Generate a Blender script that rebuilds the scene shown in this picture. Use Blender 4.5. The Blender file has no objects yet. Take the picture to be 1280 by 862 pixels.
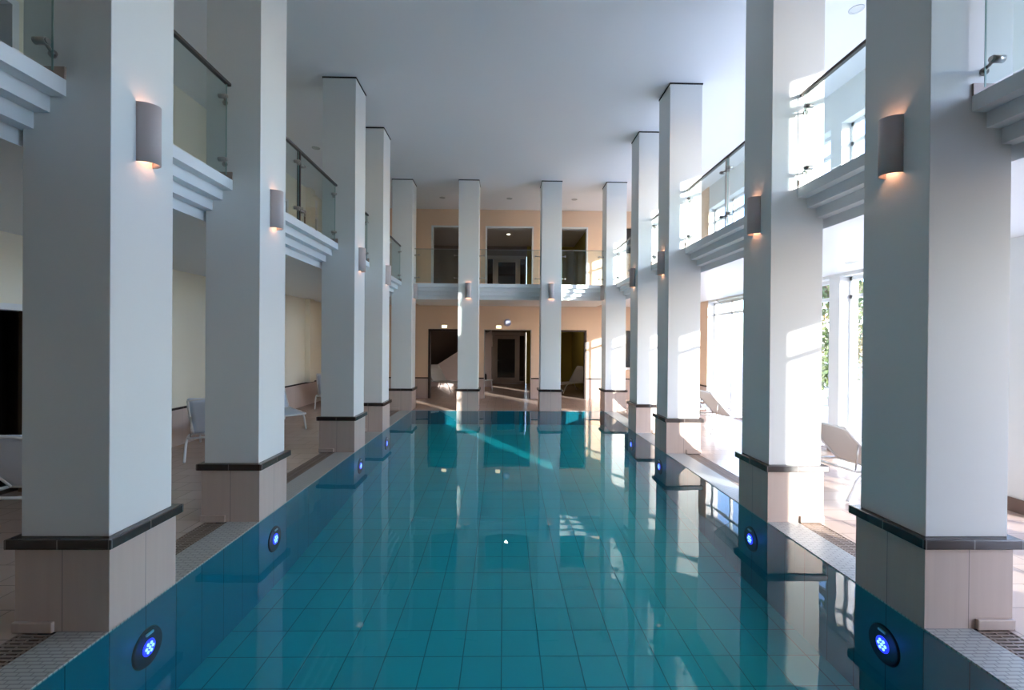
import bpy, bmesh, math, random
from mathutils import Vector, Matrix
C = bpy.context.scene.collection
SC = bpy.context.scene
PI = math.pi
random.seed(7)

# ---------------------------------------------------------------- camera
cd = bpy.data.cameras.new('camera'); cam = bpy.data.objects.new('camera', cd); C.objects.link(cam)
cd.sensor_width = 36.0; cd.lens = 573.6 / 1280 * 36.0
cd.clip_start = 0.05; cd.clip_end = 300
cam.matrix_world = (Matrix.Translation((0, 0, 1.74)) @ Matrix.Rotation(-0.0178, 4, 'Z')
                    @ Matrix.Rotation(PI / 2 - 0.0039, 4, 'X') @ Matrix.Rotation(0.0078, 4, 'Z'))
SC.camera = cam

# ---------------------------------------------------------------- exposure, sky, sun
SC.view_settings.view_transform = 'Standard'
SC.view_settings.look = 'None'
SC.view_settings.gamma = 1.0
SC.view_settings.use_curve_mapping = False
SC.view_settings.exposure = 1.04
SC.cycles.max_bounces = 10
SC.cycles.diffuse_bounces = 6
SC.cycles.glossy_bounces = 5
SC.cycles.transparent_max_bounces = 24
SC.cycles.caustics_reflective = False
SC.cycles.caustics_refractive = False
SC.cycles.sample_clamp_indirect = 6.0
SC.cycles.use_denoising = True

W = bpy.data.worlds.new('sky'); SC.world = W; W.use_nodes = True
wn = W.node_tree.nodes; wl = W.node_tree.links
bg = wn['Background']
sky = wn.new('ShaderNodeTexSky'); sky.sky_type = 'NISHITA'; sky.sun_disc = False
sky.sun_elevation = math.radians(28); sky.sun_rotation = math.radians(147)
sky.air_density = 1.0; sky.dust_density = 0.6; sky.ozone_density = 2.5
tint = wn.new('ShaderNodeMix'); tint.data_type = 'RGBA'; tint.blend_type = 'MULTIPLY'; tint.inputs[0].default_value = 1.0
tint.inputs[7].default_value = (1.01, 0.945, 1.04, 1)
wl.new(sky.outputs[0], tint.inputs[6]); wl.new(tint.outputs[2], bg.inputs[0]); bg.inputs[1].default_value = 0.85

ld = bpy.data.lights.new('sun', 'SUN'); ld.energy = 8.5; ld.angle = math.radians(0.6); ld.color = (1.0, 0.95, 0.88)
sun = bpy.data.objects.new('sun', ld); C.objects.link(sun)
sun.rotation_euler = Vector((-1, 1.475, -0.335)).to_track_quat('-Z', 'Y').to_euler()

# ---------------------------------------------------------------- helpers
def mat(name, base=(0.8, 0.8, 0.8), rough=0.5, metal=0.0, spec=0.5, noise=None, bump=None, emis=None, estr=0.0):
    m = bpy.data.materials.new(name); m.use_nodes = True
    nt = m.node_tree; b = nt.nodes['Principled BSDF']
    b.inputs['Base Color'].default_value = (*base, 1); b.inputs['Roughness'].default_value = rough
    b.inputs['Metallic'].default_value = metal; b.inputs['Specular IOR Level'].default_value = spec
    if emis: b.inputs['Emission Color'].default_value = (*emis, 1); b.inputs['Emission Strength'].default_value = estr
    tc = nt.nodes.new('ShaderNodeTexCoord')
    if noise:
        sc, amt = noise
        n = nt.nodes.new('ShaderNodeTexNoise'); n.inputs['Scale'].default_value = sc; n.inputs['Detail'].default_value = 4
        nt.links.new(tc.outputs['Object'], n.inputs['Vector'])
        r = nt.nodes.new('ShaderNodeMix'); r.data_type = 'RGBA'
        r.inputs[6].default_value = (*[c * (1 - amt) for c in base], 1)
        r.inputs[7].default_value = (*[min(1, c * (1 + amt)) for c in base], 1)
        nt.links.new(n.outputs[0], r.inputs[0]); nt.links.new(r.outputs[2], b.inputs['Base Color'])
    if bump:
        sc, st = bump
        n = nt.nodes.new('ShaderNodeTexNoise'); n.inputs['Scale'].default_value = sc; n.inputs['Detail'].default_value = 3
        nt.links.new(tc.outputs['Object'], n.inputs['Vector'])
        bp = nt.nodes.new('ShaderNodeBump'); bp.inputs['Strength'].default_value = st; bp.inputs['Distance'].default_value = 0.01
        nt.links.new(n.outputs[0], bp.inputs['Height']); nt.links.new(bp.outputs[0], b.inputs['Normal'])
    return m

def tile_mat(name, c1, c2, mortar, w, h, rough=0.3, msize=0.006, offset=0.0, axes='xy', rot=0.0, spec=0.5, var=0.0, shift=(0, 0)):
    m = bpy.data.materials.new(name); m.use_nodes = True
    nt = m.node_tree; b = nt.nodes['Principled BSDF']
    tc = nt.nodes.new('ShaderNodeTexCoord'); sp = nt.nodes.new('ShaderNodeSeparateXYZ'); cb = nt.nodes.new('ShaderNodeCombineXYZ')
    nt.links.new(tc.outputs['Object'], sp.inputs[0])
    idx = {'x': 0, 'y': 1, 'z': 2}
    nt.links.new(sp.outputs[idx[axes[0]]], cb.inputs[0]); nt.links.new(sp.outputs[idx[axes[1]]], cb.inputs[1])
    mp = nt.nodes.new('ShaderNodeMapping'); mp.inputs['Location'].default_value = (shift[0], shift[1], 0)
    mp.inputs['Rotation'].default_value = (0, 0, rot)
    nt.links.new(cb.outputs[0], mp.inputs[0])
    br = nt.nodes.new('ShaderNodeTexBrick'); br.offset = offset; br.squash = 1.0
    br.inputs['Scale'].default_value = 1.0; br.inputs['Brick Width'].default_value = w; br.inputs['Row Height'].default_value = h
    br.inputs['Mortar Size'].default_value = msize; br.inputs['Mortar Smooth'].default_value = 0.1
    br.inputs['Color1'].default_value = (*c1, 1); br.inputs['Color2'].default_value = (*c2, 1); br.inputs['Mortar'].default_value = (*mortar, 1)
    nt.links.new(mp.outputs[0], br.inputs[0])
    nt.links.new(br.outputs[0], b.inputs['Base Color'])
    bp = nt.nodes.new('ShaderNodeBump'); bp.inputs['Strength'].default_value = 0.3; bp.inputs['Distance'].default_value = 0.002; bp.invert = True
    nt.links.new(br.outputs[1], bp.inputs['Height']); nt.links.new(bp.outputs[0], b.inputs['Normal'])
    b.inputs['Roughness'].default_value = rough; b.inputs['Specular IOR Level'].default_value = spec
    return m

def glass_mat(name, tint, ior=1.45, rough=0.0, bump=None):
    m = bpy.data.materials.new(name); m.use_nodes = True
    nt = m.node_tree; nt.nodes.remove(nt.nodes['Principled BSDF'])
    out = nt.nodes['Material Output']
    tr = nt.nodes.new('ShaderNodeBsdfTransparent'); tr.inputs[0].default_value = (*tint, 1)
    gl = nt.nodes.new('ShaderNodeBsdfGlossy'); gl.inputs['Roughness'].default_value = rough
    f0 = ((ior - 1) / (ior + 1)) ** 2          # Schlick reflectance, the same from both faces of a thin pane
    fr = nt.nodes.new('ShaderNodeLayerWeight'); fr.inputs['Blend'].default_value = 0.5
    pw = nt.nodes.new('ShaderNodeMath'); pw.operation = 'POWER'; nt.links.new(fr.outputs['Facing'], pw.inputs[0]); pw.inputs[1].default_value = 5.0
    ma = nt.nodes.new('ShaderNodeMath'); ma.operation = 'MULTIPLY_ADD'; nt.links.new(pw.outputs[0], ma.inputs[0]); ma.inputs[1].default_value = 1 - f0; ma.inputs[2].default_value = f0
    mx = nt.nodes.new('ShaderNodeMixShader')
    nt.links.new(ma.outputs[0], mx.inputs[0]); nt.links.new(tr.outputs[0], mx.inputs[1]); nt.links.new(gl.outputs[0], mx.inputs[2])
    nt.links.new(mx.outputs[0], out.inputs[0])
    if bump:
        tc = nt.nodes.new('ShaderNodeTexCoord'); n = nt.nodes.new('ShaderNodeTexNoise')
        mp = nt.nodes.new('ShaderNodeMapping'); mp.inputs['Scale'].default_value = (1.0, 0.55, 1)
        n.inputs['Scale'].default_value = bump[0]; n.inputs['Detail'].default_value = 1.5
        nt.links.new(tc.outputs['Object'], mp.inputs[0]); nt.links.new(mp.outputs[0], n.inputs['Vector'])
        bp = nt.nodes.new('ShaderNodeBump'); bp.inputs['Strength'].default_value = 1.0; bp.inputs['Distance'].default_value = bump[1]
        nt.links.new(n.outputs[0], bp.inputs['Height'])
        nt.links.new(bp.outputs[0], gl.inputs['Normal']); nt.links.new(bp.outputs[0], fr.inputs['Normal'])
    return m

M = {}
M['plaster'] = mat('white_plaster', (0.80, 0.815, 0.80), 0.45, noise=(1.5, 0.015), bump=(60, 0.03), spec=0.35)
M['ceiling'] = mat('ceiling_plaster', (0.84, 0.84, 0.86), 0.7, noise=(0.6, 0.02))
M['white'] = mat('white_paint', (0.80, 0.82, 0.84), 0.4)
M['cream'] = mat('cream_wall_paint', (0.88, 0.83, 0.69), 0.6, noise=(1.2, 0.03))
M['peach'] = mat('peach_wall_paint', (0.86, 0.63, 0.45), 0.6, noise=(1.2, 0.03))
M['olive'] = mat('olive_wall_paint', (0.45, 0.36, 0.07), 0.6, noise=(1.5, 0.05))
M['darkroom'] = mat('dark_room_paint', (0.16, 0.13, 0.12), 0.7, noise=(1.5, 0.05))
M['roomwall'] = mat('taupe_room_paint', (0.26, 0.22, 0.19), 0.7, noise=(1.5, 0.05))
M['black_tile'] = tile_mat('dark_ledge_tile', (0.030, 0.020, 0.018), (0.036, 0.025, 0.022), (0.16, 0.14, 0.13), 0.30, 0.30, 0.22, 0.004)
M['floor'] = tile_mat('beige_floor_tile', (0.53, 0.40, 0.33), (0.57, 0.435, 0.36), (0.30, 0.24, 0.21), 0.45, 0.30, 0.22, 0.004, offset=0.5)
M['coping'] = tile_mat('ribbed_coping_tile', (0.50, 0.50, 0.46), (0.53, 0.53, 0.49), (0.30, 0.30, 0.28), 0.075, 0.028, 0.4, 0.004, offset=0.5)
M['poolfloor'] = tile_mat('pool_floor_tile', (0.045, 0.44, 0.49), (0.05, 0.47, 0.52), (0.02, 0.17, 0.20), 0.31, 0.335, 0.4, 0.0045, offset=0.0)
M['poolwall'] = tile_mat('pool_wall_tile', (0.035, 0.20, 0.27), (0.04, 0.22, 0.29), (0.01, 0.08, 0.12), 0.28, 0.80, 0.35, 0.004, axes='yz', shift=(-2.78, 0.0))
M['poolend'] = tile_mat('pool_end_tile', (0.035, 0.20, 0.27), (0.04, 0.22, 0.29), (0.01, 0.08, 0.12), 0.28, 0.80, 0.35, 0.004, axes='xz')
M['skirt'] = mat('taupe_skirting_tile', (0.42, 0.33, 0.28), 0.35, noise=(6, 0.05))
M['brown_skirt'] = tile_mat('brown_skirting_tile', (0.17, 0.11, 0.085), (0.19, 0.125, 0.1), (0.35, 0.3, 0.27), 0.3, 0.5, 0.35, 0.004, axes='yz')
M['wains_y'] = tile_mat('wainscot_tile_side', (0.56, 0.44, 0.38), (0.60, 0.47, 0.41), (0.42, 0.34, 0.3), 0.3, 0.70, 0.3, 0.003, axes='yz')
M['wains_x'] = tile_mat('wainscot_tile_end', (0.56, 0.44, 0.38), (0.60, 0.47, 0.41), (0.42, 0.34, 0.3), 0.3, 0.70, 0.3, 0.003, axes='xz')
M['grate'] = mat('brown_grate_plastic', (0.30, 0.22, 0.17), 0.5, noise=(8, 0.08))
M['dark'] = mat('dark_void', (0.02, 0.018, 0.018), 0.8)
M['door_frame'] = mat('dark_brown_door_frame', (0.055, 0.035, 0.03), 0.4)
M['taupe_frame'] = mat('taupe_door_frame', (0.50, 0.44, 0.41), 0.45)
M['steel'] = mat('brushed_steel', (0.45, 0.42, 0.39), 0.28, 0.95)
M['darksteel'] = mat('dark_handrail', (0.09, 0.075, 0.07), 0.3, 0.5)
M['disc'] = mat('pool_light_ring', (0.04, 0.06, 0.065), 0.4, 0.5)
M['led'] = mat('blue_light_lens', (0.02, 0.02, 0.6), 0.3, emis=(0.03, 0.03, 1.0), estr=1.1)
M['ledstar'] = mat('white_blue_leds', (0.5, 0.5, 1), 0.3, emis=(0.45, 0.45, 1.0), estr=1.6)
M['sconce'] = mat('lilac_grey_sconce', (0.62, 0.52, 0.50), 0.55)
M['bulb'] = mat('warm_bulb', (1, 0.8, 0.6), 0.3, emis=(1.0, 0.55, 0.28), estr=4.0)
M['lounger'] = mat('white_lounger_tube', (0.78, 0.78, 0.77), 0.3)
M['sling'] = mat('pale_grey_sling_mesh', (0.66, 0.63, 0.60), 0.7, bump=(300, 0.2))
M['sling_white'] = mat('white_sling_mesh', (0.80, 0.79, 0.78), 0.7)
M['sling_blue'] = mat('pale_blue_sling_mesh', (0.66, 0.73, 0.83), 0.7, bump=(300, 0.2))
M['towel'] = mat('beige_towel', (0.58, 0.46, 0.38), 0.9, bump=(90, 0.4))
M['glass'] = glass_mat('balustrade_glass', (0.90, 0.95, 0.94), 1.45)
M['glass_edge'] = mat('green_glass_edge', (0.35, 0.50, 0.47), 0.2)
M['window_glass'] = glass_mat('window_glass', (0.96, 0.98, 0.98), 1.4)
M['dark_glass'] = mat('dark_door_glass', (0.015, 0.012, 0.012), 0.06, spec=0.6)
M['water'] = glass_mat('pool_water', (0.36, 0.90, 0.92), 1.34, 0.0, bump=(1.6, 0.004))
M['near'] = mat('brown_near_wall_bounce', (0.36, 0.23, 0.14), 0.7, noise=(1.2, 0.04))  # unseen wall; brown picked to dim and warm light bounced onto column fronts
M['joint'] = mat('tile_joint', (0.33, 0.28, 0.25), 0.7)
M['lit'] = mat('lit_downlight', (1, 1, 1), 0.3, emis=(1, 0.9, 0.75), estr=9.0)
M['unlit'] = mat('downlight_glass', (0.55, 0.57, 0.57), 0.25)
M['exit'] = mat('emergency_light_face', (1, 0.95, 0.7), 0.3, emis=(1.0, 0.85, 0.5), estr=1.4)
M['clock_face'] = mat('pale_clock_face', (0.34, 0.35, 0.50), 0.4)
M['black'] = mat('black_plastic', (0.02, 0.02, 0.02), 0.4)
M['bark'] = mat('tree_bark', (0.12, 0.09, 0.06), 0.9, noise=(9, 0.3))
M['grass'] = mat('lawn', (0.10, 0.17, 0.05), 0.95, noise=(3, 0.3))
M['paving'] = mat('terrace_paving', (0.50, 0.48, 0.45), 0.8, noise=(2, 0.08))

def base_tile_mat():
    # beige base tiles: one centred vertical joint on every face, fine vertical grain
    m = mat('beige_column_base_tile', (0.66, 0.55, 0.48), 0.28)
    nt = m.node_tree; b = nt.nodes['Principled BSDF']
    tc = nt.nodes.new('ShaderNodeTexCoord'); sp = nt.nodes.new('ShaderNodeSeparateXYZ'); nt.links.new(tc.outputs['Object'], sp.inputs[0])
    mins = []
    for k in (0, 1):
        a = nt.nodes.new('ShaderNodeMath'); a.operation = 'ABSOLUTE'; nt.links.new(sp.outputs[k], a.inputs[0])
        l = nt.nodes.new('ShaderNodeMath'); l.operation = 'LESS_THAN'; nt.links.new(a.outputs[0], l.inputs[0]); l.inputs[1].default_value = 0.0022
        mins.append(l)
    mx = nt.nodes.new('ShaderNodeMath'); mx.operation = 'MAXIMUM'; nt.links.new(mins[0].outputs[0], mx.inputs[0]); nt.links.new(mins[1].outputs[0], mx.inputs[1])
    mp = nt.nodes.new('ShaderNodeMapping'); mp.inputs['Scale'].default_value = (30, 30, 1.2); nt.links.new(tc.outputs['Object'], mp.inputs[0])
    n = nt.nodes.new('ShaderNodeTexNoise'); n.inputs['Scale'].default_value = 1.0; nt.links.new(mp.outputs[0], n.inputs['Vector'])
    c = nt.nodes.new('ShaderNodeMix'); c.data_type = 'RGBA'; c.inputs[6].default_value = (0.54, 0.42, 0.36, 1); c.inputs[7].default_value = (0.61, 0.49, 0.42, 1)
    nt.links.new(n.outputs[0], c.inputs[0])
    d = nt.nodes.new('ShaderNodeMix'); d.data_type = 'RGBA'; d.inputs[7].default_value = (0.22, 0.18, 0.16, 1)
    nt.links.new(mx.outputs[0], d.inputs[0]); nt.links.new(c.outputs[2], d.inputs[6]); nt.links.new(d.outputs[2], b.inputs['Base Color'])
    return m
M['base'] = base_tile_mat()

def leaf_mat(name, c1, c2):
    m = bpy.data.materials.new(name); m.use_nodes = True
    nt = m.node_tree; b = nt.nodes['Principled BSDF']; b.inputs['Roughness'].default_value = 0.6
    tc = nt.nodes.new('ShaderNodeTexCoord'); n = nt.nodes.new('ShaderNodeTexNoise'); n.inputs['Scale'].default_value = 2.5
    nt.links.new(tc.outputs['Object'], n.inputs['Vector'])
    r = nt.nodes.new('ShaderNodeValToRGB'); r.color_ramp.elements[0].color = (*c1, 1); r.color_ramp.elements[1].color = (*c2, 1)
    r.color_ramp.elements[0].position = 0.35; r.color_ramp.elements[1].position = 0.65
    nt.links.new(n.outputs[0], r.inputs[0]); nt.links.new(r.outputs[0], b.inputs['Base Color'])
    return m
M['leaf'] = leaf_mat('green_leaves', (0.035, 0.075, 0.02), (0.14, 0.18, 0.04))
M['leaf_autumn'] = leaf_mat('yellowing_leaves', (0.08, 0.11, 0.03), (0.36, 0.22, 0.05))

def box(bm, x0, x1, y0, y1, z0, z1, mi=0):
    if x0 > x1: x0, x1 = x1, x0
    if y0 > y1: y0, y1 = y1, y0
    v = [bm.verts.new((x, y, z)) for x in (x0, x1) for y in (y0, y1) for z in (z0, z1)]
    for f in ((0, 1, 3, 2), (4, 6, 7, 5), (0, 4, 5, 1), (2, 3, 7, 6), (0, 2, 6, 4), (1, 5, 7, 3)):
        fc = bm.faces.new([v[i] for i in f]); fc.material_index = mi

def cyl(bm, p0, p1, r0, r1=None, seg=16):
    if r1 is None: r1 = r0
    p0 = Vector(p0); p1 = Vector(p1); d = (p1 - p0).normalized()
    q = d.to_track_quat('Z', 'Y')
    a = [bm.verts.new(p0 + q @ Vector((r0 * math.cos(2 * PI * i / seg), r0 * math.sin(2 * PI * i / seg), 0))) for i in range(seg)]
    b = [bm.verts.new(p1 + q @ Vector((r1 * math.cos(2 * PI * i / seg), r1 * math.sin(2 * PI * i / seg), 0))) for i in range(seg)]
    for i in range(seg):
        f = bm.faces.new([a[i], a[(i + 1) % seg], b[(i + 1) % seg], b[i]]); f.smooth = True
    bm.faces.new(a[::-1]); bm.faces.new(b)

def smooth_path(pts, n=5):
    pts = [Vector(p) for p in pts]; out = []
    for i in range(len(pts) - 1):
        p0 = pts[max(i - 1, 0)]; p1 = pts[i]; p2 = pts[i + 1]; p3 = pts[min(i + 2, len(pts) - 1)]
        for k in range(n):
            t = k / n
            out.append(0.5 * ((2 * p1) + (-p0 + p2) * t + (2 * p0 - 5 * p1 + 4 * p2 - p3) * t * t + (-p0 + 3 * p1 - 3 * p2 + p3) * t ** 3))
    out.append(pts[-1]); return out

def tube(bm, pts, r, seg=10):
    pts = [Vector(p) for p in pts]; rings = []
    for i, p in enumerate(pts):
        d = (pts[min(i + 1, len(pts) - 1)] - pts[max(i - 1, 0)]).normalized()
        ref = Vector((0, 1, 0)) if abs(d.y) < 0.9 else Vector((1, 0, 0))
        s = d.cross(ref).normalized(); t = s.cross(d)
        rings.append([bm.verts.new(p + (s * math.cos(2 * PI * k / seg) + t * math.sin(2 * PI * k / seg)) * r) for k in range(seg)])
    for a, b in zip(rings, rings[1:]):
        for k in range(seg):
            f = bm.faces.new([a[k], a[(k + 1) % seg], b[(k + 1) % seg], b[k]]); f.smooth = True
    bm.faces.new(rings[0][::-1]); bm.faces.new(rings[-1])

def obj(name, bm, m, parent=None, loc=None, bevel=0):
    me = bpy.data.meshes.new(name)
    bmesh.ops.recalc_face_normals(bm, faces=bm.faces)
    bm.to_mesh(me); bm.free()
    for k in (m if isinstance(m, (list, tuple)) else [m]): me.materials.append(k)
    o = bpy.data.objects.new(name, me); C.objects.link(o)
    if parent: o.parent = parent
    if loc: o.location = loc
    if bevel:
        md = o.modifiers.new('bevel', 'BEVEL'); md.width = bevel; md.segments = 2; md.limit_method = 'ANGLE'
    return o
def nb(): return bmesh.new()
def tag(o, label, cat, group=None):
    o['label'] = label; o['category'] = cat
    if group: o['group'] = group
    return o
def thing(name, label, cat, loc=(0, 0, 0), rotz=0, group=None):
    o = bpy.data.objects.new(name, None); C.objects.link(o); o.empty_display_size = 0.1
    o.location = loc; o.rotation_euler = (0, 0, rotz)
    return tag(o, label, cat, group)
def struct(name, bm, m, **k):
    o = obj(name, bm, m, **k); o['kind'] = 'structure'; return o
def dup(root, loc, rotz=0, label=None, group=None):
    r = root.copy(); C.objects.link(r); r.location = loc; r.rotation_euler = (0, 0, rotz)
    if label: r['label'] = label
    if group: r['group'] = group
    for ch in list(root.children):
        c = ch.copy(); C.objects.link(c); c.parent = r
        for g in ch.children:
            d = g.copy(); C.objects.link(d); d.parent = c
    return r

# ---------------------------------------------------------------- dimensions
XL, XR, CW, ZC = -2.363, 2.624, 0.518, 5.913
CY = [2.796, 4.479, 7.293, 8.976, 11.79]        # near faces of the column rows
YF = 14.40                                       # far wall
PE = 11.79                                       # far edge of the pool
WL, WR = -5.40, 5.40                             # side walls
ZS, ZB = 3.29, 2.90                              # balcony floor and soffit
NY = -3.6                                        # wall behind the viewpoint
POOL = -0.78
e = 0.0185
C1X, C2X = -1.179, 0.949

# ---------------------------------------------------------------- structure: floors, pool shell
bm = nb()
pl, pr = XL + e, XR - e
box(bm, WL, pl - 0.51, NY, YF + 5.6, -0.10, 0)
box(bm, pr + 0.51, WR + 0.3, NY, YF + 5.6, -0.10, 0)
box(bm, pl - 0.51, pr + 0.51, PE + 0.02, YF + 5.6, -0.10, 0)
struct('floor', bm, M['floor'])
bm = nb()          # level at the deep end, rising gently towards the far end
prof = [(NY, POOL), (5.0, POOL), (PE + 0.3, -0.33)]
vs = [[bm.verts.new((x, y, z + dz_)) for x in (pl - 0.3, pr + 0.3) for dz_ in (0, -0.1)] for y, z in prof]
for p, q in zip(vs, vs[1:]):
    bm.faces.new((p[0], p[2], q[2], q[0])); bm.faces.new((p[1], q[1], q[3], p[3])); bm.faces.new((p[0], q[0], q[1], p[1])); bm.faces.new((p[2], p[3], q[3], q[2]))
bm.faces.new((vs[0][0], vs[0][1], vs[0][3], vs[0][2])); bm.faces.new((vs[2][0], vs[2][2], vs[2][3], vs[2][1]))
struct('floor_pool', bm, M['poolfloor'])
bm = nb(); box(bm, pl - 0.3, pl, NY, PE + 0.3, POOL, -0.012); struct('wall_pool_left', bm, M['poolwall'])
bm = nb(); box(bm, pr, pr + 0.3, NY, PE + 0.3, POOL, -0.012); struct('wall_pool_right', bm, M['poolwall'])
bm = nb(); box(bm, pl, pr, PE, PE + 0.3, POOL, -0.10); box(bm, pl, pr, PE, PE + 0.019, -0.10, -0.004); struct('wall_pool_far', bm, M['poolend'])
# ribbed coping between pool and gutter
bm = nb(); box(bm, pl - 0.30, pl, NY, PE + 0.02, -0.012, 0.001); struct('trim_1', bm, M['coping'])
bm = nb(); box(bm, pr, pr + 0.30, NY, PE + 0.02, -0.012, 0.001); struct('trim_2', bm, M['coping'])
bm = nb()
for s, a in ((-1, pl - 0.30), (1, pr + 0.30)):
    box(bm, a, a + s * 0.21, NY, PE + 0.02, -0.10, -0.07)
struct('trim_3', bm, M['dark'])
# water
bm = nb(); v = [bm.verts.new(p) for p in ((pl, NY, 0), (pr, NY, 0), (pr, PE, 0), (pl, PE, 0))]; bm.faces.new(v)
water = obj('pool_water', bm, M['water'], loc=(0, 0, -0.006)); tag(water, 'calm turquoise water filling the long pool between the columns', 'water')

# ---------------------------------------------------------------- structure: ceiling, slabs
bm = nb(); box(bm, WL, WR + 0.3, NY, YF + 5.6, ZC, ZC + 0.2); struct('ceiling', bm, M['ceiling'])
ST = 4; dz = (ZS - ZB) / ST
xs = 2.627
def slab(sign):
    bm = nb()
    x0 = -2.627 if sign < 0 else 2.885
    for i in range(ST):
        xi = x0 + sign * 0.095 * i
        box(bm, xi, WL if sign < 0 else WR, NY, YF, ZS - dz * (i + 1), ZS - dz * i)
    return bm
struct('floor_balcony_left', slab(-1), M['white'])
struct('floor_balcony_right', slab(1), M['white'])
bm = nb()
for i in range(ST):
    box(bm, -2.627 - 0.09 * 0, 2.885, 12.04 + 0.095 * i, YF, ZS - dz * (i + 1), ZS - dz * i)
struct('floor_balcony_far', bm, M['white'])

# ---------------------------------------------------------------- structure: walls
# far wall with door openings
def wall_with_holes(bm, axis, c0, c1, a0, a1, z0, z1, holes):
    # wall spanning a0..a1 along the other axis; holes = (a_lo, a_hi, z_lo, z_hi)
    As = sorted(set([a0, a1] + [h[0] for h in holes] + [h[1] for h in holes]))
    Zs = sorted(set([z0, z1] + [h[2] for h in holes] + [h[3] for h in holes]))
    As = [a for a in As if a0 <= a <= a1]; Zs = [z for z in Zs if z0 <= z <= z1]
    for p, q in zip(As, As[1:]):
        run = None
        for r, s in zip(Zs, Zs[1:]):
            m_, n_ = (p + q) / 2, (r + s) / 2
            hole = any(h[0] < m_ < h[1] and h[2] < n_ < h[3] for h in holes)
            if not hole:
                run = (run[0], s) if run else (r, s)
            if hole or s == Zs[-1]:
                if run:
                    if axis == 'y': box(bm, p, q, c0, c1, run[0], run[1])
                    else: box(bm, c0, c1, p, q, run[0], run[1])
                run = None
low = [(-2.36, -1.30, 0, 2.165), (-0.62, 0.865, 0, 2.165), (1.55, 2.60, 0, 2.165), (3.72, 4.60, 1.0, 2.165)]
upp = [(-2.29, -1.25, ZS, 5.40), (-0.60, 0.905, ZS, 5.40), (1.55, 2.62, ZS, 5.40), (3.72, 4.60, 4.6, 5.40)]
bm = nb(); wall_with_holes(bm, 'y', YF, YF + 0.2, WL, WR + 0.3, 0, ZC, low + upp); struct('wall_far', bm, M['peach'])
bm = nb()
wall_with_holes(bm, 'y', YF - 0.012, YF - 0.0005, WL, WR, 0.0, 0.62, [(h[0], h[1], -1, 3) for h in low[:3]]); struct('trim_4', bm, M['wains_x'])
bm = nb()
wall_with_holes(bm, 'y', YF - 0.03, YF - 0.0005, WL, WR, 0.62, 0.655, [(h[0], h[1], -1, 3) for h in low[:3]]); struct('trim_5', bm, M['black_tile'])
# left wall
lh = [(4.75, 5.98, 0.0, 2.13), (10.6, 11.5, ZS, 5.25), (12.3, 13.3, ZS, 5.3), (4.0, 5.17, ZS, 5.45)]
bm = nb(); wall_with_holes(bm, 'x', WL - 0.2, WL, NY, YF + 0.2, 0, ZC, lh); struct('wall_left', bm, M['cream'])
bm = nb(); wall_with_holes(bm, 'x', WL, WL + 0.012, NY, YF - 0.012, 0, 0.60, [(4.75, 5.98, -1, 3)]); struct('trim_6', bm, M['wains_y'])
bm = nb(); wall_with_holes(bm, 'x', WL, WL + 0.03, NY, YF - 0.03, 0.60, 0.635, [(4.75, 5.98, -1, 3)]); struct('trim_7', bm, M['black_tile'])
bm = nb(); box(bm, WL, WL + 0.14, 12.55, 12.85, 0.636, ZB); box(bm, WL, WL + 0.14, 12.55, 12.85, ZS, ZC); struct('wall_left_pilaster', bm, M['cream'])
# near wall
bm = nb(); box(bm, WL - 0.2, WR + 0.3, NY - 0.2, NY, -0.9, ZC); struct('wall_near', bm, M['near'])
# right wall: piers, spandrel, head; solid before y=0 and beyond y=12.05
piers = [(NY, 0.22)] + [(2.15, CY[0] + 0.24)] + [(y, y + (0.36 if y == CY[1] else 0.24)) for y in CY[1:4]] + [(12.05, YF)]
bm = nb()
for a, b in piers: box(bm, WR, WR + 0.3, a, b, 0, ZC)
bays = [(piers[i][1], piers[i + 1][0]) for i in range(len(piers) - 1)]
for a, b in bays:
    box(bm, WR, WR + 0.3, a, b, 2.85, ZS + 0.04); box(bm, WR, WR + 0.3, a, b, 5.32, ZC)
struct('wall_right', bm, M['plaster'])
bm = nb(); box(bm, WR - 0.012, WR, 12.05, YF - 0.012, 0.62, ZB); box(bm, WR - 0.012, WR, 12.05, YF, ZS, ZC)
struct('wall_right_peach_panel', bm, M['peach'])
bm = nb(); box(bm, WR - 0.02, WR, 12.05, YF - 0.012, 0.0, 0.62); struct('trim_8', bm, M['wains_y'])
bm = nb(); box(bm, WR - 0.035, WR, 12.05, YF - 0.03, 0.62, 0.655); struct('trim_9', bm, M['black_tile'])
bm = nb()
for a, b in piers[:-1]: box(bm, WR - 0.015, WR, a, b, 0.0, 0.15)
struct('baseboard_right', bm, M['brown_skirt'])
# windows on the right
wi = 0
for bi, (a, b) in enumerate(bays):
    for (z0, z1, zt) in ((0.0, 2.85, 2.50), (ZS + 0.04, 5.32, 4.95)):
        wi += 1
        n = 3 if b - a > 2 else 2
        bm = nb(); X0, X1 = WR + 0.16, WR + 0.22
        box(bm, X0, X1, a, a + 0.05, z0, z1); box(bm, X0, X1, b - 0.05, b, z0, z1)
        box(bm, X0, X1, a, b, z0, z0 + 0.07); box(bm, X0, X1, a, b, z1 - 0.06, z1); box(bm, X0, X1, a, b, zt, zt + 0.06)
        for k in range(1, n):
            yy = a + (b - a) * k / n; box(bm, X0, X1, yy - 0.03, yy + 0.03, z0, z1)
        fr = struct('window_%d' % wi, bm, M['white'])
        bm = nb(); box(bm, WR + 0.185, WR + 0.191, a + 0.02, b - 0.02, z0 + 0.03, z1 - 0.03)
        p = obj('pane', bm, M['window_glass'], fr)
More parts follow.
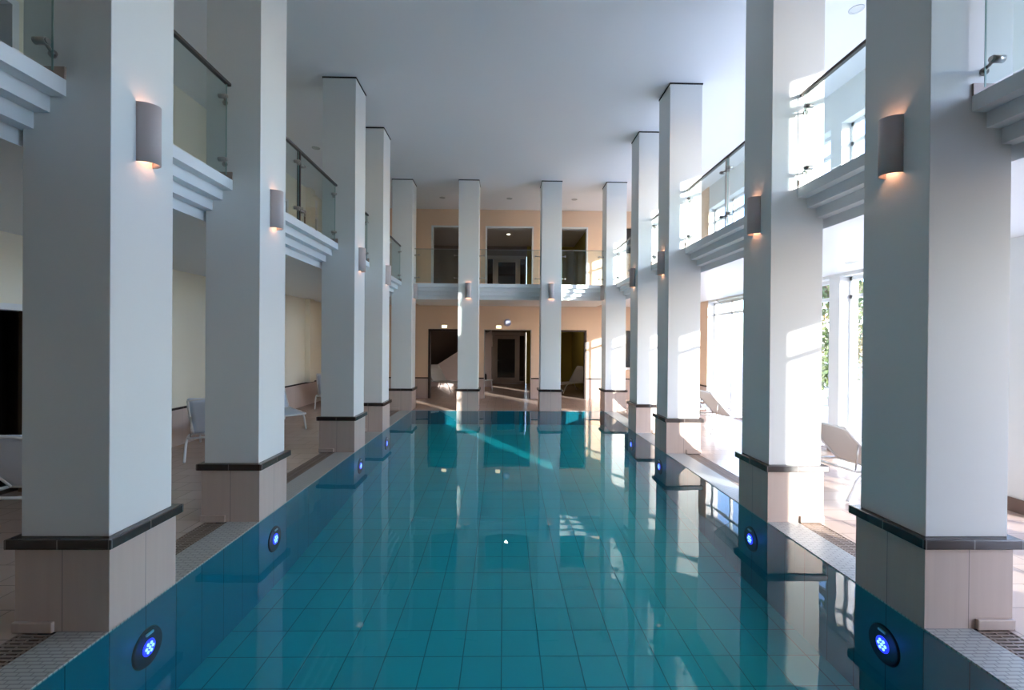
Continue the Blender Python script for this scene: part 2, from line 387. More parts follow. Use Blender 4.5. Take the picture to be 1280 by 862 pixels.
# rooms behind the far wall
YB = 19.8
for tagn, z0, z1 in (('lower', 0, ZB), ('upper', ZS, ZC)):
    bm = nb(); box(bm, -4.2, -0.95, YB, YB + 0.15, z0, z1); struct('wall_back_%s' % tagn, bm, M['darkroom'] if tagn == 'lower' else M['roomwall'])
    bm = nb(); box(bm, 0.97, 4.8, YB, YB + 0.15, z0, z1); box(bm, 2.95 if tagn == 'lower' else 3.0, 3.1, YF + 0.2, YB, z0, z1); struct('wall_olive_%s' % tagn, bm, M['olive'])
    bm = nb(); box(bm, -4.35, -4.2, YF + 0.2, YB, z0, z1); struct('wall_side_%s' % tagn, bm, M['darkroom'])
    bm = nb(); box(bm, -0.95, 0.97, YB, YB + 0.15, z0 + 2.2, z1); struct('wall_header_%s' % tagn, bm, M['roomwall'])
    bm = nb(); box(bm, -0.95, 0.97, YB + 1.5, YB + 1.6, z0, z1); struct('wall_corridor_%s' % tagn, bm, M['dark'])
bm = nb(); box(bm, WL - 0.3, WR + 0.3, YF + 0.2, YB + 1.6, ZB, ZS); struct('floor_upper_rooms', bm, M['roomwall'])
bm = nb(); box(bm, WL - 1.6, WL - 1.5, 3.4, 6.6, 0, ZC); box(bm, WL - 1.5, WL - 0.2, 3.4, 3.5, 0, ZC); box(bm, WL - 1.5, WL - 0.2, 6.5, 6.6, 0, ZC)
box(bm, WL - 1.5, WL - 0.2, 3.5, 6.5, ZB, ZS); box(bm, WL - 1.5, WL - 0.2, 3.5, 6.5, ZC, ZC + .1); box(bm, WL - 1.5, WL - 0.2, 3.5, 6.5, -.1, 0)
box(bm, WL - 1.6, WL - 1.5, 10.2, 13.7, ZS, ZC); box(bm, WL - 1.5, WL - 0.2, 10.2, 13.7, ZC, ZC + .1); box(bm, WL - 1.5, WL - 0.2, 10.1, 10.2, ZS, ZC)
box(bm, WL - 1.5, WL - 0.2, 13.7, 13.8, ZS, ZC); box(bm, WL - 1.5, WL - 0.2, 10.2, 13.7, ZB, ZS)
struct('wall_left_rooms', bm, M['darkroom'])

# door linings (frames) around the openings
def lining(bm, axis, c0, c1, a0, a1, z0, z1, t=0.05):
    f = (lambda p, q, r, s: box(bm, p, q, c0, c1, r, s)) if axis == 'y' else (lambda p, q, r, s: box(bm, c0, c1, p, q, r, s))
    f(a0, a0 + t, z0, z1); f(a1 - t, a1, z0, z1); f(a0 + t, a1 - t, z1 - t, z1)
k = 0
for h in (low[0], low[2]):
    k += 1; bm = nb(); lining(bm, 'y', YF - 0.02, YF + 0.21, h[0], h[1], 0, h[3], 0.055); struct('door_%d' % k, bm, M['door_frame'])
k += 1; bm = nb(); lining(bm, 'y', YF - 0.005, YF + 0.21, low[1][0], low[1][1], 0, low[1][3], 0.02); struct('door_%d' % k, bm, M['taupe_frame'])
for h in upp[:3]:
    k += 1; bm = nb(); lining(bm, 'y', YF - 0.01, YF + 0.21, h[0], h[1], ZS, h[3], 0.045); struct('door_%d' % k, bm, M['white'])
for h in lh:
    k += 1; bm = nb(); lining(bm, 'x', WL - 0.2, WL + 0.03, h[0], h[1], h[2], h[3], 0.07); struct('door_%d' % k, bm, M['white'])
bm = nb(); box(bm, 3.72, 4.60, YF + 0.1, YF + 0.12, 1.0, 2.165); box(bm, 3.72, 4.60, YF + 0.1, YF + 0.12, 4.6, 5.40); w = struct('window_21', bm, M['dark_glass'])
bm = nb(); box(bm, 3.66, 4.66, YF - 0.08, YF - 0.001, 0.94, 1.0); struct('trim_10', bm, M['white'])

M['brown_leaf'] = mat('brown_door_leaf', (0.10, 0.06, 0.035), 0.4, noise=(5, 0.1))
bm = nb(); box(bm, WL - 0.13, WL - 0.09, 5.33, 5.90, 0.0, 2.06); dl = struct('door_%d' % (k + 1), bm, M['brown_leaf'])
bm = nb(); cyl(bm, (WL - 0.09, 5.40, 1.02), (WL - 0.04, 5.40, 1.02), 0.012); cyl(bm, (WL - 0.04, 5.40, 1.02), (WL - 0.04, 5.52, 1.02), 0.010); obj('door_handle', bm, M['steel'], dl)

# ---------------------------------------------------------------- columns
ORD = ['nearest', 'second', 'third', 'fourth', 'fifth']
def make_column(label, x0, y0, sides=(1,), skirt=True):
    cx, cy = x0 + CW / 2, y0 + CW / 2; h = CW / 2
    t = thing('column', label, 'column', (cx, cy, 0), group='white square columns around the pool')
    bm = nb(); box(bm, -h, h, -h, h, 0.56, ZC - 0.02); obj('shaft', bm, M['plaster'], t, bevel=0.004)
    bm = nb(); box(bm, -h - e, h + e, -h - e, h + e, -0.004, 0.50); obj('base', bm, M['base'], t, bevel=0.002)
    bm = nb(); q = h + 0.052
    box(bm, -q, q, -q, q, 0.50, 0.56); obj('ledge', bm, M['black_tile'], t, bevel=0.006)
    bm = nb(); q = h + 0.008; box(bm, -q, q, -q, q, ZC - 0.02, ZC); obj('painted_shadow_collar', bm, M['dark'], t)  # solid dark collar, painted in for the shaded recess under the ceiling
    return t
GRP = None
for i, y in enumerate(CY):
    for s, side in ((-1, 'left'), (1, 'right')):
        x0 = XL - CW if s < 0 else XR
        extra = {0: ', the largest on that side', 4: ', farthest on that side'}.get(i, '')
        t = make_column('square white column, %s from the camera along the %s pool edge%s' % (ORD[i], side, extra), x0, y)
        # low skirting tile where the gutter meets the base
        a = -s * CW / 2 + s * (0.30 + 0.0)
        bm = nb(); box(bm, a, s * (CW / 2 + e), -CW / 2 - e - 0.022, -CW / 2 - e, 0.0, 0.065)
        obj('skirting_tile', bm, M['base'], t, bevel=0.006)
        # brown skirting around the shaft at balcony level
        bm = nb(); h = CW / 2
        xe = 2.627 + (x0 + h) if s < 0 else None
        if s < 0: xa, xb = -h, -2.627 - (x0 + h)
        else: xa, xb = 2.885 - (x0 + h), h
        box(bm, xa, xb, -h - 0.012, -h, ZS, ZS + 0.075); obj('balcony_skirting', bm, M['skirt'], t)
for x0, lab in ((C1X, 'left of the two square white columns standing at the far end of the pool'), (C2X, 'right of the two square white columns standing at the far end of the pool')):
    make_column(lab, x0, 11.77)

# ---------------------------------------------------------------- sconces
def make_sconce():
    t = thing('wall_lamp', 'x', 'wall lamp', (0, 0, 0), group='half-round wall lamps on the columns')
    # local: wall plane x=0, bulges to +x
    bm = nb(); N = 16; a, d, th = 0.072, 0.095, 0.006
    outs = [(d * math.sin(PI * k / N), -a * math.cos(PI * k / N)) for k in range(N + 1)]
    ins = [((d - th) * math.sin(PI * k / N), -(a - th) * math.cos(PI * k / N)) for k in range(N + 1)]
    H = 0.19
    o0 = [bm.verts.new((x, y, -H)) for x, y in outs]; o1 = [bm.verts.new((x, y, H)) for x, y in outs]
    i0 = [bm.verts.new((x, y, -H)) for x, y in ins]; i1 = [bm.verts.new((x, y, H)) for x, y in ins]
    for k in range(N):
        for q in ((o0[k], o0[k + 1], o1[k + 1], o1[k]), (i0[k], i1[k], i1[k + 1], i0[k + 1]), (o0[k], i0[k], i0[k + 1], o0[k + 1]), (o1[k], o1[k + 1], i1[k + 1], i1[k])):
            f = bm.faces.new(q); f.smooth = True
    for k in (0, N): bm.faces.new((o0[k], o1[k], i1[k], i0[k]))
    obj('lamp_shade', bm, M['sconce'], t)
    bm = nb(); box(bm, 0.0, 0.012, -0.03, 0.03, -0.12, 0.12); cyl(bm, (0.012, 0, 0), (0.04, 0, 0), 0.012); obj('bracket', bm, M['steel'], t)
    bm = nb(); cyl(bm, (0.042, 0, -0.11), (0.042, 0, 0.11), 0.014); obj('bulb', bm, M['bulb'], t)
    l = bpy.data.lights.new('lamp_glow', 'POINT'); l.energy = 0.22; l.color = (1, 0.50, 0.30); l.shadow_soft_size = 0.015
    for z in (-0.14, 0.14):
        lo = bpy.data.objects.new('lamp_glow', l); C.objects.link(lo); lo.parent = t; lo.location = (0.045, 0, z)
    return t
sc0 = make_sconce(); first = True; zz = 3.08
def put_sconce(loc, rz, label):
    global first
    if first: sc0.location = loc; sc0.rotation_euler = (0, 0, rz); sc0['label'] = label; first = False
    else: dup(sc0, loc, rz, label)
for i, y in enumerate(CY):
    cy = y + CW / 2
    put_sconce((XL, cy, zz), 0, 'half-round wall lamp on the %s column from the camera, left side of the pool' % ORD[i])
    put_sconce((XR, cy, zz), PI, 'half-round wall lamp on the %s column from the camera, right side of the pool' % ORD[i])
put_sconce((C1X + CW / 2, 11.77, zz), -PI / 2, 'half-round wall lamp on the left one of the two far-end columns')
put_sconce((C2X + CW / 2, 11.77, zz), -PI / 2, 'half-round wall lamp on the right one of the two far-end columns')

# ---------------------------------------------------------------- glass balustrades
def clamp(t, p_col, p_glass, perp):
    # round rosette on the column, arm, round clamp head on the glass; perp = unit vector normal to the glass, room side
    pc = Vector(p_col); pg = Vector(p_glass); d = (pg - pc).normalized(); n = Vector(perp)
    bm = nb()
    cyl(bm, pc, pc + d * 0.012, 0.024); cyl(bm, pc + n * 0.0, pg + n * 0.03 - n * 0.0, 0.010)
    cyl(bm, pg - n * 0.022, pg + n * 0.045, 0.021); cyl(bm, pg + n * 0.045, pg + n * 0.055, 0.015)
    obj('clamp', bm, M['steel'], t)
def balustrade(label, a, b, axis, c, post=None, ends=(1, 1), nrm=(1, 0, 0)):
    """a..b along axis ('y' or 'x'), glass plane at the other coordinate c"""
    P = (lambda u, w, z: (w, u, z)) if axis == 'y' else (lambda u, w, z: (u, w, z))
    mid = (a + b) / 2
    t = thing('glass_balustrade', label, 'balustrade', P(mid, c, ZS), group='glass balustrades of the balcony')
    g = 0.05; segs = [(a + g, b - g)] if post is None else [(a + g, post - 0.015), (post + 0.015, b - g)]
    for p, q in segs:
        bm = nb()
        if axis == 'y': box(bm, -0.006, 0.006, p - mid, q - mid, 0.03, 0.895)
        else: box(bm, p - mid, q - mid, -0.006, 0.006, 0.03, 0.895)
        gp = obj('glass_pane', bm, M['glass'], t)
        for u in (p, q):
            bm = nb()
            if axis == 'y': box(bm, -0.0055, 0.0055, u - mid - 0.0015, u - mid + 0.0015, 0.03, 0.895)
            else: box(bm, u - mid - 0.0015, u - mid + 0.0015, -0.0055, 0.0055, 0.03, 0.895)
            obj('pane_edge', bm, M['glass_edge'], gp)
    bm = nb(); wd = 0.02 if axis == 'y' else 0.008
    if axis == 'y': box(bm, -wd, wd, a - mid + 0.004, b - mid - 0.004, 0.895, 0.925)
    else: box(bm, a - mid + 0.004, b - mid - 0.004, -wd, wd, 0.895, 0.91)
    obj('handrail', bm, M['darksteel'] if axis == 'y' else M['steel'], t, bevel=0.004)
    if post is not None:
        bm = nb()
        if axis == 'y': box(bm, -0.02, 0.02, post - mid - 0.014, post - mid + 0.014, 0, 0.895)
        obj('post', bm, M['darksteel'] if nrm[0] > 0 else M['steel'], t)
    for z in (0.15, 0.74):
        for u, s in ((a, 1), (b, -1)):
            off = -0.04
            pc = Vector((nrm[0] * off, u - mid, z)) if axis == 'y' else Vector((u - mid, nrm[1] * off, z))
            pg = Vector((0, u - mid + s * 0.13, z)) if axis == 'y' else Vector((u - mid + s * 0.13, 0, z))
            clamp(t, pc, pg, nrm)
        if post is not None:
            for s in (-1, 1):
                clamp(t, Vector((nrm[0] * 0.0, post - mid + s * 0.014, z)), Vector((0, post - mid + s * 0.09, z)), nrm)
for s, side in ((-1, 'left'), (1, 'right')):
    gx = -2.66 if s < 0 else 2.915; nn = (-s, 0, 0)
    balustrade('glass balustrade before the nearest column, %s balcony, cut by the photo edge' % side, 0.5, CY[0], 'y', gx, nrm=nn)
    balustrade('glass balustrade between the nearest and second columns, %s balcony' % side, CY[0] + CW, CY[1], 'y', gx, nrm=nn)
    balustrade('glass balustrade with a middle post between the second and third columns, %s balcony' % side, CY[1] + CW, CY[2], 'y', gx, post=5.98, nrm=nn)
    balustrade('glass balustrade between the third and fourth columns, %s balcony' % side, CY[2] + CW, CY[3], 'y', gx, nrm=nn)
    balustrade('glass balustrade between the fourth and fifth columns, %s balcony' % side, CY[3] + CW, CY[4], 'y', gx, post=10.5, nrm=nn)
balustrade('left one of the three glass balustrades of the far balcony', XL, C1X, 'x', 12.075, nrm=(0, -1, 0))
balustrade('middle glass balustrade of the far balcony, above the central doorway', C1X + CW, C2X, 'x', 12.075, nrm=(0, -1, 0))
balustrade('right one of the three glass balustrades of the far balcony', C2X + CW, XR, 'x', 12.075, nrm=(0, -1, 0))

# ---------------------------------------------------------------- drain grates
def grate(label, x0, x1, a, b):
    bm = nb(); mid = (a + b) / 2; y = a + 0.006
    while y < b - 0.012:
        box(bm, x0 + 0.006, x1 - 0.006, y - mid, y - mid + 0.016, -0.022, -0.002); y += 0.030
    for x in (x0 + 0.03, (x0 + x1) / 2, x1 - 0.03): box(bm, x - 0.005, x + 0.005, a - mid, b - mid, -0.028, -0.0025)
    for x in (x0, x1 - 0.006): box(bm, x, x + 0.006, a - mid, b - mid, -0.07, 0.0)
    o = obj('drain_grate', bm, M['grate'], loc=(0, mid, 0)); tag(o, label, 'drain grate', 'slatted gutter grates beside the pool')
ends = [0.3] + [v for y in CY for v in (y - e - 0.022, y + CW + e)]
names = ['in front of the nearest column', 'between the nearest and second columns', 'between the second and third columns', 'between the third and fourth columns', 'between the fourth and fifth columns']
for s, side in ((-1, 'left'), (1, 'right')):
    xa = (pl - 0.51, pl - 0.30) if s < 0 else (pr + 0.30, pr + 0.51)
    for i in range(5):
        grate('brown slatted gutter grate %s, %s pool edge' % (names[i], side), xa[0], xa[1], ends[2 * i], ends[2 * i + 1])

# ---------------------------------------------------------------- pool lights
def make_pool_light():
    t = thing('pool_light', 'x', 'pool light', (0, 0, 0), group='round blue underwater lights in the pool walls')
    bm = nb(); cyl(bm, (0, 0, 0), (0.012, 0, 0), 0.128, 0.118, 40); obj('ring', bm, M['disc'], t)
    bm = nb(); cyl(bm, (0.012, 0, 0), (0.017, 0, 0), 0.054, 0.050, 32); obj('lens', bm, M['led'], t)
    bm = nb()
    for k in range(6):
        a = k * PI / 3; cyl(bm, (0.017, 0.028 * math.cos(a), 0.028 * math.sin(a)), (0.020, 0.028 * math.cos(a), 0.028 * math.sin(a)), 0.0105, seg=10)
    cyl(bm, (0.017, 0, 0), (0.020, 0, 0), 0.0105, seg=10)
    obj('led_cluster', bm, M['ledstar'], t)
    bm = nb(); box(bm, 0.012, 0.022, -0.03, 0.03, 0.085, 0.10); obj('clip', bm, M['lounger'], t)
    l = bpy.data.lights.new('blue_glow', 'POINT'); l.energy = 0.10; l.color = (0.08, 0.12, 1); l.shadow_soft_size = 0.05
    lo = bpy.data.objects.new('blue_glow', l); C.objects.link(lo); lo.parent = t; lo.location = (0.09, 0, 0)
    return t
pl0 = make_pool_light(); fst = True
for i, y in enumerate(CY[:4]):
    for s, side, x in ((-1, 'left', pl), (1, 'right', pr)):
        lab = 'round blue underwater light in the %s pool wall below the %s column' % (side, ORD[i]); loc = (x, y + 0.275, -0.29); rz = 0 if s < 0 else PI
        if fst: pl0.location = loc; pl0['label'] = lab; fst = False
        else: dup(pl0, loc, rz, lab)

# ---------------------------------------------------------------- loungers
def make_lounger(ang, sling, name_label, BL=0.80):
    t = thing('sun_lounger', name_label, 'sun lounger')
    ca, sa = math.cos(ang), math.sin(ang); H = 0.33; Wd = 0.31
    # seat frame: closed loop of rails, foot at +x
    bm = nb()
    pts = [(0, -Wd, H), (0.92, -Wd, H), (1.07, -Wd, H), (1.15, -Wd + 0.06, H), (1.17, 0, H), (1.15, Wd - 0.06, H), (1.07, Wd, H), (0.92, Wd, H), (0, Wd, H)]
    tube(bm, smooth_path(pts), 0.016); tube(bm, [(0, -Wd, H), (0, Wd, H)], 0.014); tube(bm, [(-0.35, -Wd, H), (0, -Wd, H)], 0.016); tube(bm, [(-0.35, Wd, H), (0, Wd, H)], 0.016)
    tube(bm, [(-0.35, -Wd, H), (-0.35, Wd, H)], 0.014)
    obj('seat_frame', bm, M['lounger'], t)
    for sx, x in ((-1, -0.29), (1, 0.86)):
        for sy in (-1, 1):
            bm = nb(); y = sy * (Wd + 0.02)
            tube(bm, smooth_path([(x - sx * 0.28, y, H - 0.005), (x - sx * 0.08, y, H - 0.01), (x + sx * 0.06, y, H - 0.09), (x + sx * 0.13, y, 0.12), (x + sx * 0.19, y, 0.014)]), 0.016)
            obj('leg', bm, M['lounger'], t)
    bm = nb()
    B = lambda u, w, off=0: (-ca * u - sa * off, w, H + sa * u - ca * off * -1)
    tube(bm, smooth_path([B(0, -Wd + .02), B(BL - .12, -Wd + .02), B(BL - .02, -Wd + .06), B(BL, 0), B(BL - .02, Wd - .06), B(BL - .12, Wd - .02), B(0, Wd - .02)]), 0.015)
    bk = obj('backrest_frame', bm, M['lounger'], t)
    for w in (-Wd + 0.03, Wd - 0.03):
        bm = nb(); tube(bm, [B(0.42, w), (-0.33, w, H)], 0.009); obj('stay', bm, M['steel'], t)
    def sheet(fn, nu=10, nw=8, th=0.008):
        bm = nb(); g = {}
        for i in range(nu + 1):
            for j in range(nw + 1):
                for k in (0, 1): g[i, j, k] = bm.verts.new(fn(i / nu, j / nw * 2 - 1, k * th))
        for i in range(nu):
            for j in range(nw):
                for k in (0, 1):
                    f = bm.faces.new((g[i, j, k], g[i + 1, j, k], g[i + 1, j + 1, k], g[i, j + 1, k])); f.smooth = True
        for i in range(nu):
            for j in (0, nw): bm.faces.new((g[i, j, 0], g[i + 1, j, 0], g[i + 1, j, 1], g[i, j, 1]))
        for j in range(nw):
            for i in (0, nu): bm.faces.new((g[i, j, 0], g[i, j + 1, 0], g[i, j + 1, 1], g[i, j, 1]))
        return bm
    def seatf(u, w, o): return (0.02 + 1.12 * u, w * (Wd - 0.005), H + o - 0.025 * (1 - w * w) * math.sin(PI * u))
    def backf(u, w, o):
        sag = 0.02 * (1 - w * w) * math.sin(PI * u); L = BL * u
        return (-ca * L + sa * (o - sag), w * (Wd - 0.02), H + sa * L + ca * (o - sag))
    obj('seat_sling', sheet(seatf), M[sling], t); obj('backrest_sling', sheet(backf), M[sling], t)
    def pil(u, w, o):
        L = BL * (0.78 + 0.23 * u); return (-ca * L + sa * (o + 0.022 * math.sin(PI * u)), w * (Wd - 0.03), H + sa * L + ca * (o + 0.022 * math.sin(PI * u)))
    obj('headrest', sheet(pil, 6, 6, 0.012), M[sling], t)
    return t
R = math.radians
GL = 'sun loungers beside the pool'
la = make_lounger(R(46), 'sling', 'pale sun lounger with raised back, nearest one seen between the two nearest right columns', 0.68)
la.location = (4.26, 5.42, 0); la.rotation_euler = (0, 0, R(8)); la['group'] = GL
dup(la, (4.34, 6.75, 0), R(9), 'white sun lounger just behind the nearest one, past the nearest right column')
dup(la, (4.42, 9.17, 0), R(9), 'pale sun lounger nearest to the camera between the second and third right columns')
dup(la, (4.40, 10.35, 0), R(7), 'white sun lounger second of the row between the second and third right columns')
dup(la, (4.20, 11.60, 0), R(9), 'pale sun lounger farthest on the right side, in front of the peach wall')
lb = make_lounger(R(47), 'sling_blue', 'pale blue sun lounger at the left photo edge, behind the nearest left column'); lb['group'] = GL
lb.location = (-4.42, 4.50, 0); lb.rotation_euler = (0, 0, R(94))
dup(lb, (-4.42, 7.14, 0), R(116), 'pale blue sun lounger seen between the two nearest left columns')
dup(lb, (-4.82, 9.72, 0), R(-50), 'pale sun lounger hidden but for its foot end beside the second left column')
dup(lb, (-4.62, 12.35, 0), R(105), 'pale sun lounger by the left wall, seen just before the third left column')
lc = make_lounger(R(50), 'sling_white', 'white sun lounger inside the dark room behind the left far doorway', 0.74)
lc.location = (-2.35, 17.0, 0); lc.rotation_euler = (0, 0, R(-45)); lc['group'] = GL
ld_ = dup(lc, (2.62, 16.75, 0), R(222), 'white sun lounger facing left inside the room through the right far doorway')

# ---------------------------------------------------------------- far wall fittings
t = thing('wall_clock', 'round pale wall clock above the central doorway of the far wall', 'clock', (0.11, YF, 2.385))
bm = nb(); cyl(bm, (0, 0, 0), (0, -0.035, 0), 0.122, 0.118, 40); obj('rim', bm, M['sconce'], t)
bm = nb(); cyl(bm, (0, -0.035, 0), (0, -0.038, 0), 0.106, seg=40); obj('dial', bm, M['clock_face'], t)
bm = nb(); cyl(bm, (0, -0.041, 0), (-0.035, -0.041, 0.035), 0.004, seg=8); obj('hour_hand', bm, M['black'], t)
bm = nb(); cyl(bm, (0, -0.043, 0), (0.055, -0.043, -0.035), 0.003, seg=8); obj('minute_hand', bm, M['black'], t)
for x, lab in ((-1.86, 'small lit emergency light above the left far doorway'), (-0.165, 'small lit emergency light above the central doorway beside the clock')):
    t = thing('emergency_light', lab, 'emergency light', (x, YF, 2.24))
    bm = nb(); box(bm, -0.085, 0.085, -0.05, 0, -0.045, 0.055); obj('housing', bm, M['white'], t, bevel=0.006)
    bm = nb(); box(bm, -0.075, 0.075, -0.056, -0.05, -0.04, 0.045); obj('lit_panel', bm, M['exit'], t)

# glazed screens behind the central openings
def screen(z0, label):
    t = thing('glazed_door_screen', label, 'door', (0.0, YB - 0.05, z0))
    bm = nb(); X = [-0.90, 0.95]; F = 0.06
    box(bm, X[0], X[1], -0.04, 0.04, 2.06, 2.2); box(bm, X[0], X[0] + 0.18, -0.04, 0.04, 0, 2.06)
    for a, b in ((-0.50, -0.40), (0.60, 0.68), (0.88, 0.95)): box(bm, a, b, -0.04, 0.04, 0, 2.06)
    box(bm, X[0], X[1], -0.04, 0.04, 0, 0.12)
    obj('frame', bm, M['taupe_frame'], t)
    bm = nb()
    for a, b in ((-0.40, -0.27), (0.48, 0.60)): box(bm, a, b, -0.06, 0.0, 0.12, 2.05)
    box(bm, -0.27, 0.48, -0.06, 0, 1.92, 2.05); box(bm, -0.27, 0.48, -0.06, 0, 0.12, 0.26)
    lf = obj('door_leaf', bm, M['taupe_frame'], t)
    bm = nb(); cyl(bm, (-0.33, -0.06, 1.0), (-0.33, -0.11, 1.0), 0.012); cyl(bm, (-0.33, -0.11, 1.0), (-0.22, -0.11, 1.0), 0.01); obj('handle', bm, M['steel'], lf)
    bm = nb(); box(bm, -0.27, 0.48, -0.035, -0.028, 0.26, 1.92)
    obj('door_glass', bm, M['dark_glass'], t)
    for a, b in ((-0.72, -0.50), (0.68, 0.88)):
        bm = nb(); box(bm, a, b, -0.02, -0.01, 0.12, 2.06); obj('side_glass', bm, M['dark_glass'], t)
screen(0, 'taupe framed glazed door behind the central lower doorway')
screen(ZS, 'taupe framed glazed door behind the central upper opening')
# staircase in the left room
t = thing('staircase', 'pale staircase rising to the right behind the left far doorway', 'staircase', (-3.6, 18.3, 0))
bm = nb(); n = 12
for k in range(n): box(bm, 0.26 * k, 0.26 * (k + 1), 0.0, 1.1, 0.0 if k < 2 else 0.17 * (k - 1.6), 0.17 * (k + 1))
obj('flight', bm, M['sconce'], t)
bm = nb(); v1 = [(0, 0, 0), (0.5, 0, 0), (3.12, 0, 0), (3.12, 0, 2.25), (0, 0, 0.25)]
a = [bm.verts.new(p) for p in v1]; b = [bm.verts.new((p[0], -0.05, p[2])) for p in v1]
bm.faces.new(a); bm.faces.new(b[::-1])
for i in range(5): bm.faces.new((a[i], a[(i + 1) % 5], b[(i + 1) % 5], b[i]))
obj('side_panel', bm, M['sconce'], t)
t = thing('side_table', 'small white side table inside the central lower doorway, at its left', 'table', (-0.62, 16.9, 0))
bm = nb(); box(bm, -0.22, 0.22, -0.22, 0.22, 0.36, 0.39); obj('tabletop', bm, M['lounger'], t, bevel=0.006)
for sx in (-1, 1):
    for sy in (-1, 1):
        bm = nb(); tube(bm, [(sx * 0.17, sy * 0.17, 0.36), (sx * 0.21, sy * 0.21, 0)], 0.013); obj('leg', bm, M['lounger'], t)
t = thing('bottle', 'dark bottle standing on the white side table in the central doorway', 'bottle', (-0.66, 16.9, 0.39))
bm = nb(); cyl(bm, (0, 0, 0), (0, 0, 0.17), 0.045, 0.045); cyl(bm, (0, 0, 0.17), (0, 0, 0.23), 0.045, 0.016); obj('body', bm, M['black'], t)
bm = nb(); cyl(bm, (0, 0, 0.23), (0, 0, 0.29), 0.016); obj('cap', bm, M['steel'], t)

# ---------------------------------------------------------------- ceiling downlights
def downlight(loc, label, lit=False):
    t = thing('downlight', label, 'downlight', loc, group='round recessed downlights')
    bm = nb(); N = 28
    r = [(0.085, 0), (0.082, -0.008), (0.062, -0.008), (0.058, 0)]
    rings = [[bm.verts.new((a * math.cos(2 * PI * k / N), a * math.sin(2 * PI * k / N), z)) for k in range(N)] for a, z in r]
    for p, q in zip(rings, rings[1:]):
        for k in range(N): bm.faces.new((p[k], p[(k + 1) % N], q[(k + 1) % N], q[k]))
    obj('trim_ring', bm, M['unlit'] if not lit else M['white'], t)
    bm = nb(); cyl(bm, (0, 0, -0.004), (0, 0, 0), 0.058, seg=24); obj('lamp_face', bm, M['lit'] if lit else M['unlit'], t)
    if lit:
        l = bpy.data.lights.new('downlight_glow', 'SPOT'); l.energy = lit; l.color = (1, 0.84, 0.66); l.spot_size = 2.6; l.spot_blend = 0.6; l.shadow_soft_size = 0.05
        lo = bpy.data.objects.new('downlight_glow', l); C.objects.link(lo); lo.parent = t; lo.location = (0, 0, -0.02)
downlight((4.34, 5.63, ZC), 'downlight in the ceiling over the right balcony, at the top of the photo')
downlight((-4.08, 9.98, ZC), 'downlight in the ceiling over the left balcony')
downlight((4.2, 9.98, ZC), 'downlight in the ceiling over the right balcony, behind the second right column')
downlight((-1.8, 13.26, ZC), 'left downlight of the three over the far balcony')
downlight((0.13, 13.26, ZC), 'middle downlight of the three over the far balcony')
downlight((2.01, 13.26, ZC), 'right downlight of the three over the far balcony')
downlight((0.15, 17.6, ZC), 'lit downlight inside the room behind the central upper opening', 30)
downlight((2.1, 17.2, ZB), 'unseen lit downlight added to brighten the room behind the right far doorway', 4)  # added lamp, no known fixture; lights the olive room
downlight((-2.0, 16.0, ZB), 'unseen lit downlight added to brighten the room behind the left far doorway', 6)  # added lamp out of view, lifts the dark left room
downlight((4.84, 6.31, ZB), 'downlight under the right balcony by the nearest right column')
bm = nb(); box(bm, WL + 0.0, WL + 0.035, 12.95, 13.25, 5.35, 5.75)
o = obj('wall_panel', bm, M['white']); tag(o, 'small white panel high on the left balcony wall beside the far doorway', 'panel')

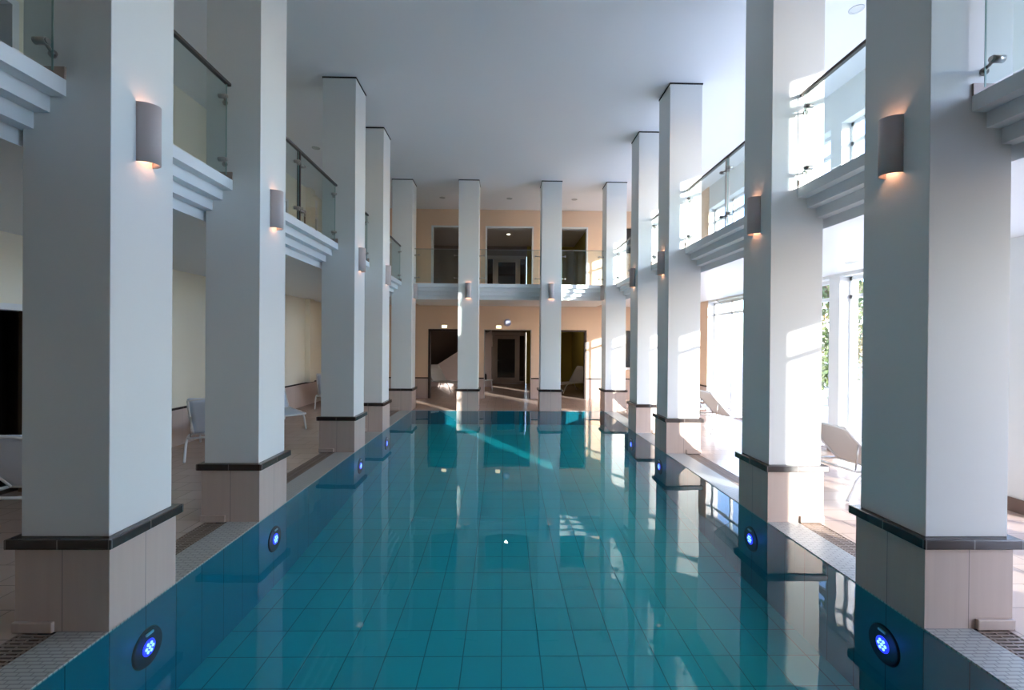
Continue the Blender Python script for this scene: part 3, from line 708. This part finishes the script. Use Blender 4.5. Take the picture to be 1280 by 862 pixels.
# ---------------------------------------------------------------- tilted-open window vents
def vent(y0, y1, z, label):
    t = thing('tilted_window_vent', label, 'window vent', (WR + 0.14, (y0 + y1) / 2, z)); hh = (y1 - y0) / 2
    v0 = Vector((0, 0, 0)); d = Vector((-0.42, 0, 0.30))
    bm = nb()
    def q(a, b, c, dd, th=0.008):
        n = Vector((0.30, 0, 0.42)).normalized() * th
        vs = [bm.verts.new(p + n * s) for s in (-1, 1) for p in (a, b, c, dd)]
        for f in ((0, 1, 2, 3), (7, 6, 5, 4), (0, 4, 5, 1), (1, 5, 6, 2), (2, 6, 7, 3), (3, 7, 4, 0)): bm.faces.new([vs[i] for i in f])
    Y = Vector((0, hh, 0))
    q(-Y, Y, Y + d, -Y + d, 0.004); obj('pane', bm, M['glass'], t)
    bm = nb()
    for s in (-1, 1): tube(bm, [Y * s, Y * s + d], 0.009)
    tube(bm, [-Y + d, Y + d], 0.009); tube(bm, [-Y, Y], 0.009); obj('frame', bm, M['steel'], t)
vent(5.05, 6.6, 3.45, 'tilted-open glass vent in the upper right window past the nearest right column')
vent(9.6, 11.0, 3.45, 'tilted-open glass vent in the upper right window past the second right column')
vent(9.6, 11.0, 2.52, 'tilted-open glass vent in the lower right window past the second right column')

# ---------------------------------------------------------------- outside
bm = nb(); box(bm, WR + 0.3, 45, NY - 20, 79, -0.12, -0.02); struct('floor_terrace', bm, M['paving'])
bm = nb(); box(bm, 45, 90, -40, 80, -0.2, -0.03); struct('ground_lawn', bm, M['grass'])
def tree(label, x, y, h, r, m, seed):
    rnd = random.Random(seed)
    t = thing('garden_tree', label, 'tree', (x, y, -0.03), group='trees outside the right windows')
    bm = nb(); cyl(bm, (0, 0, 0), (0, 0, h * 0.6), 0.12, 0.06, 10)
    for k in range(6):
        a = rnd.random() * 2 * PI; cyl(bm, (0, 0, h * (0.25 + 0.05 * k)), (math.cos(a) * r * 0.6, math.sin(a) * r * 0.6, h * (0.5 + 0.06 * k)), 0.04, 0.015, 6)
    obj('trunk', bm, M['bark'], t)
    bm = nb()
    cl = [Vector((rnd.gauss(0, .42) * r, rnd.gauss(0, .42) * r, h * (0.12 + 0.85 * rnd.random()))) for _ in range(26)]
    for c in cl:
        for _ in range(150):
            p = c + Vector((rnd.gauss(0, .3), rnd.gauss(0, .3), rnd.gauss(0, .3))) * (r * 0.55)
            n = Vector((rnd.gauss(0, 1), rnd.gauss(0, 1), rnd.gauss(0, 1))).normalized(); u = n.orthogonal().normalized() * (0.05 + 0.05 * rnd.random()); w = n.cross(u) * 0.6
            bm.faces.new([bm.verts.new(p - u), bm.verts.new(p + w), bm.verts.new(p + u), bm.verts.new(p - w)])
    obj('foliage', bm, m, t)
tree('green leafy tree outside, seen just past the second right column', 9.6, 13.2, 6.5, 1.3, M['leaf'], 1)
tree('tree with yellowing leaves outside, farther back behind the green one', 13.2, 17.2, 5.5, 1.4, M['leaf_autumn'], 2)
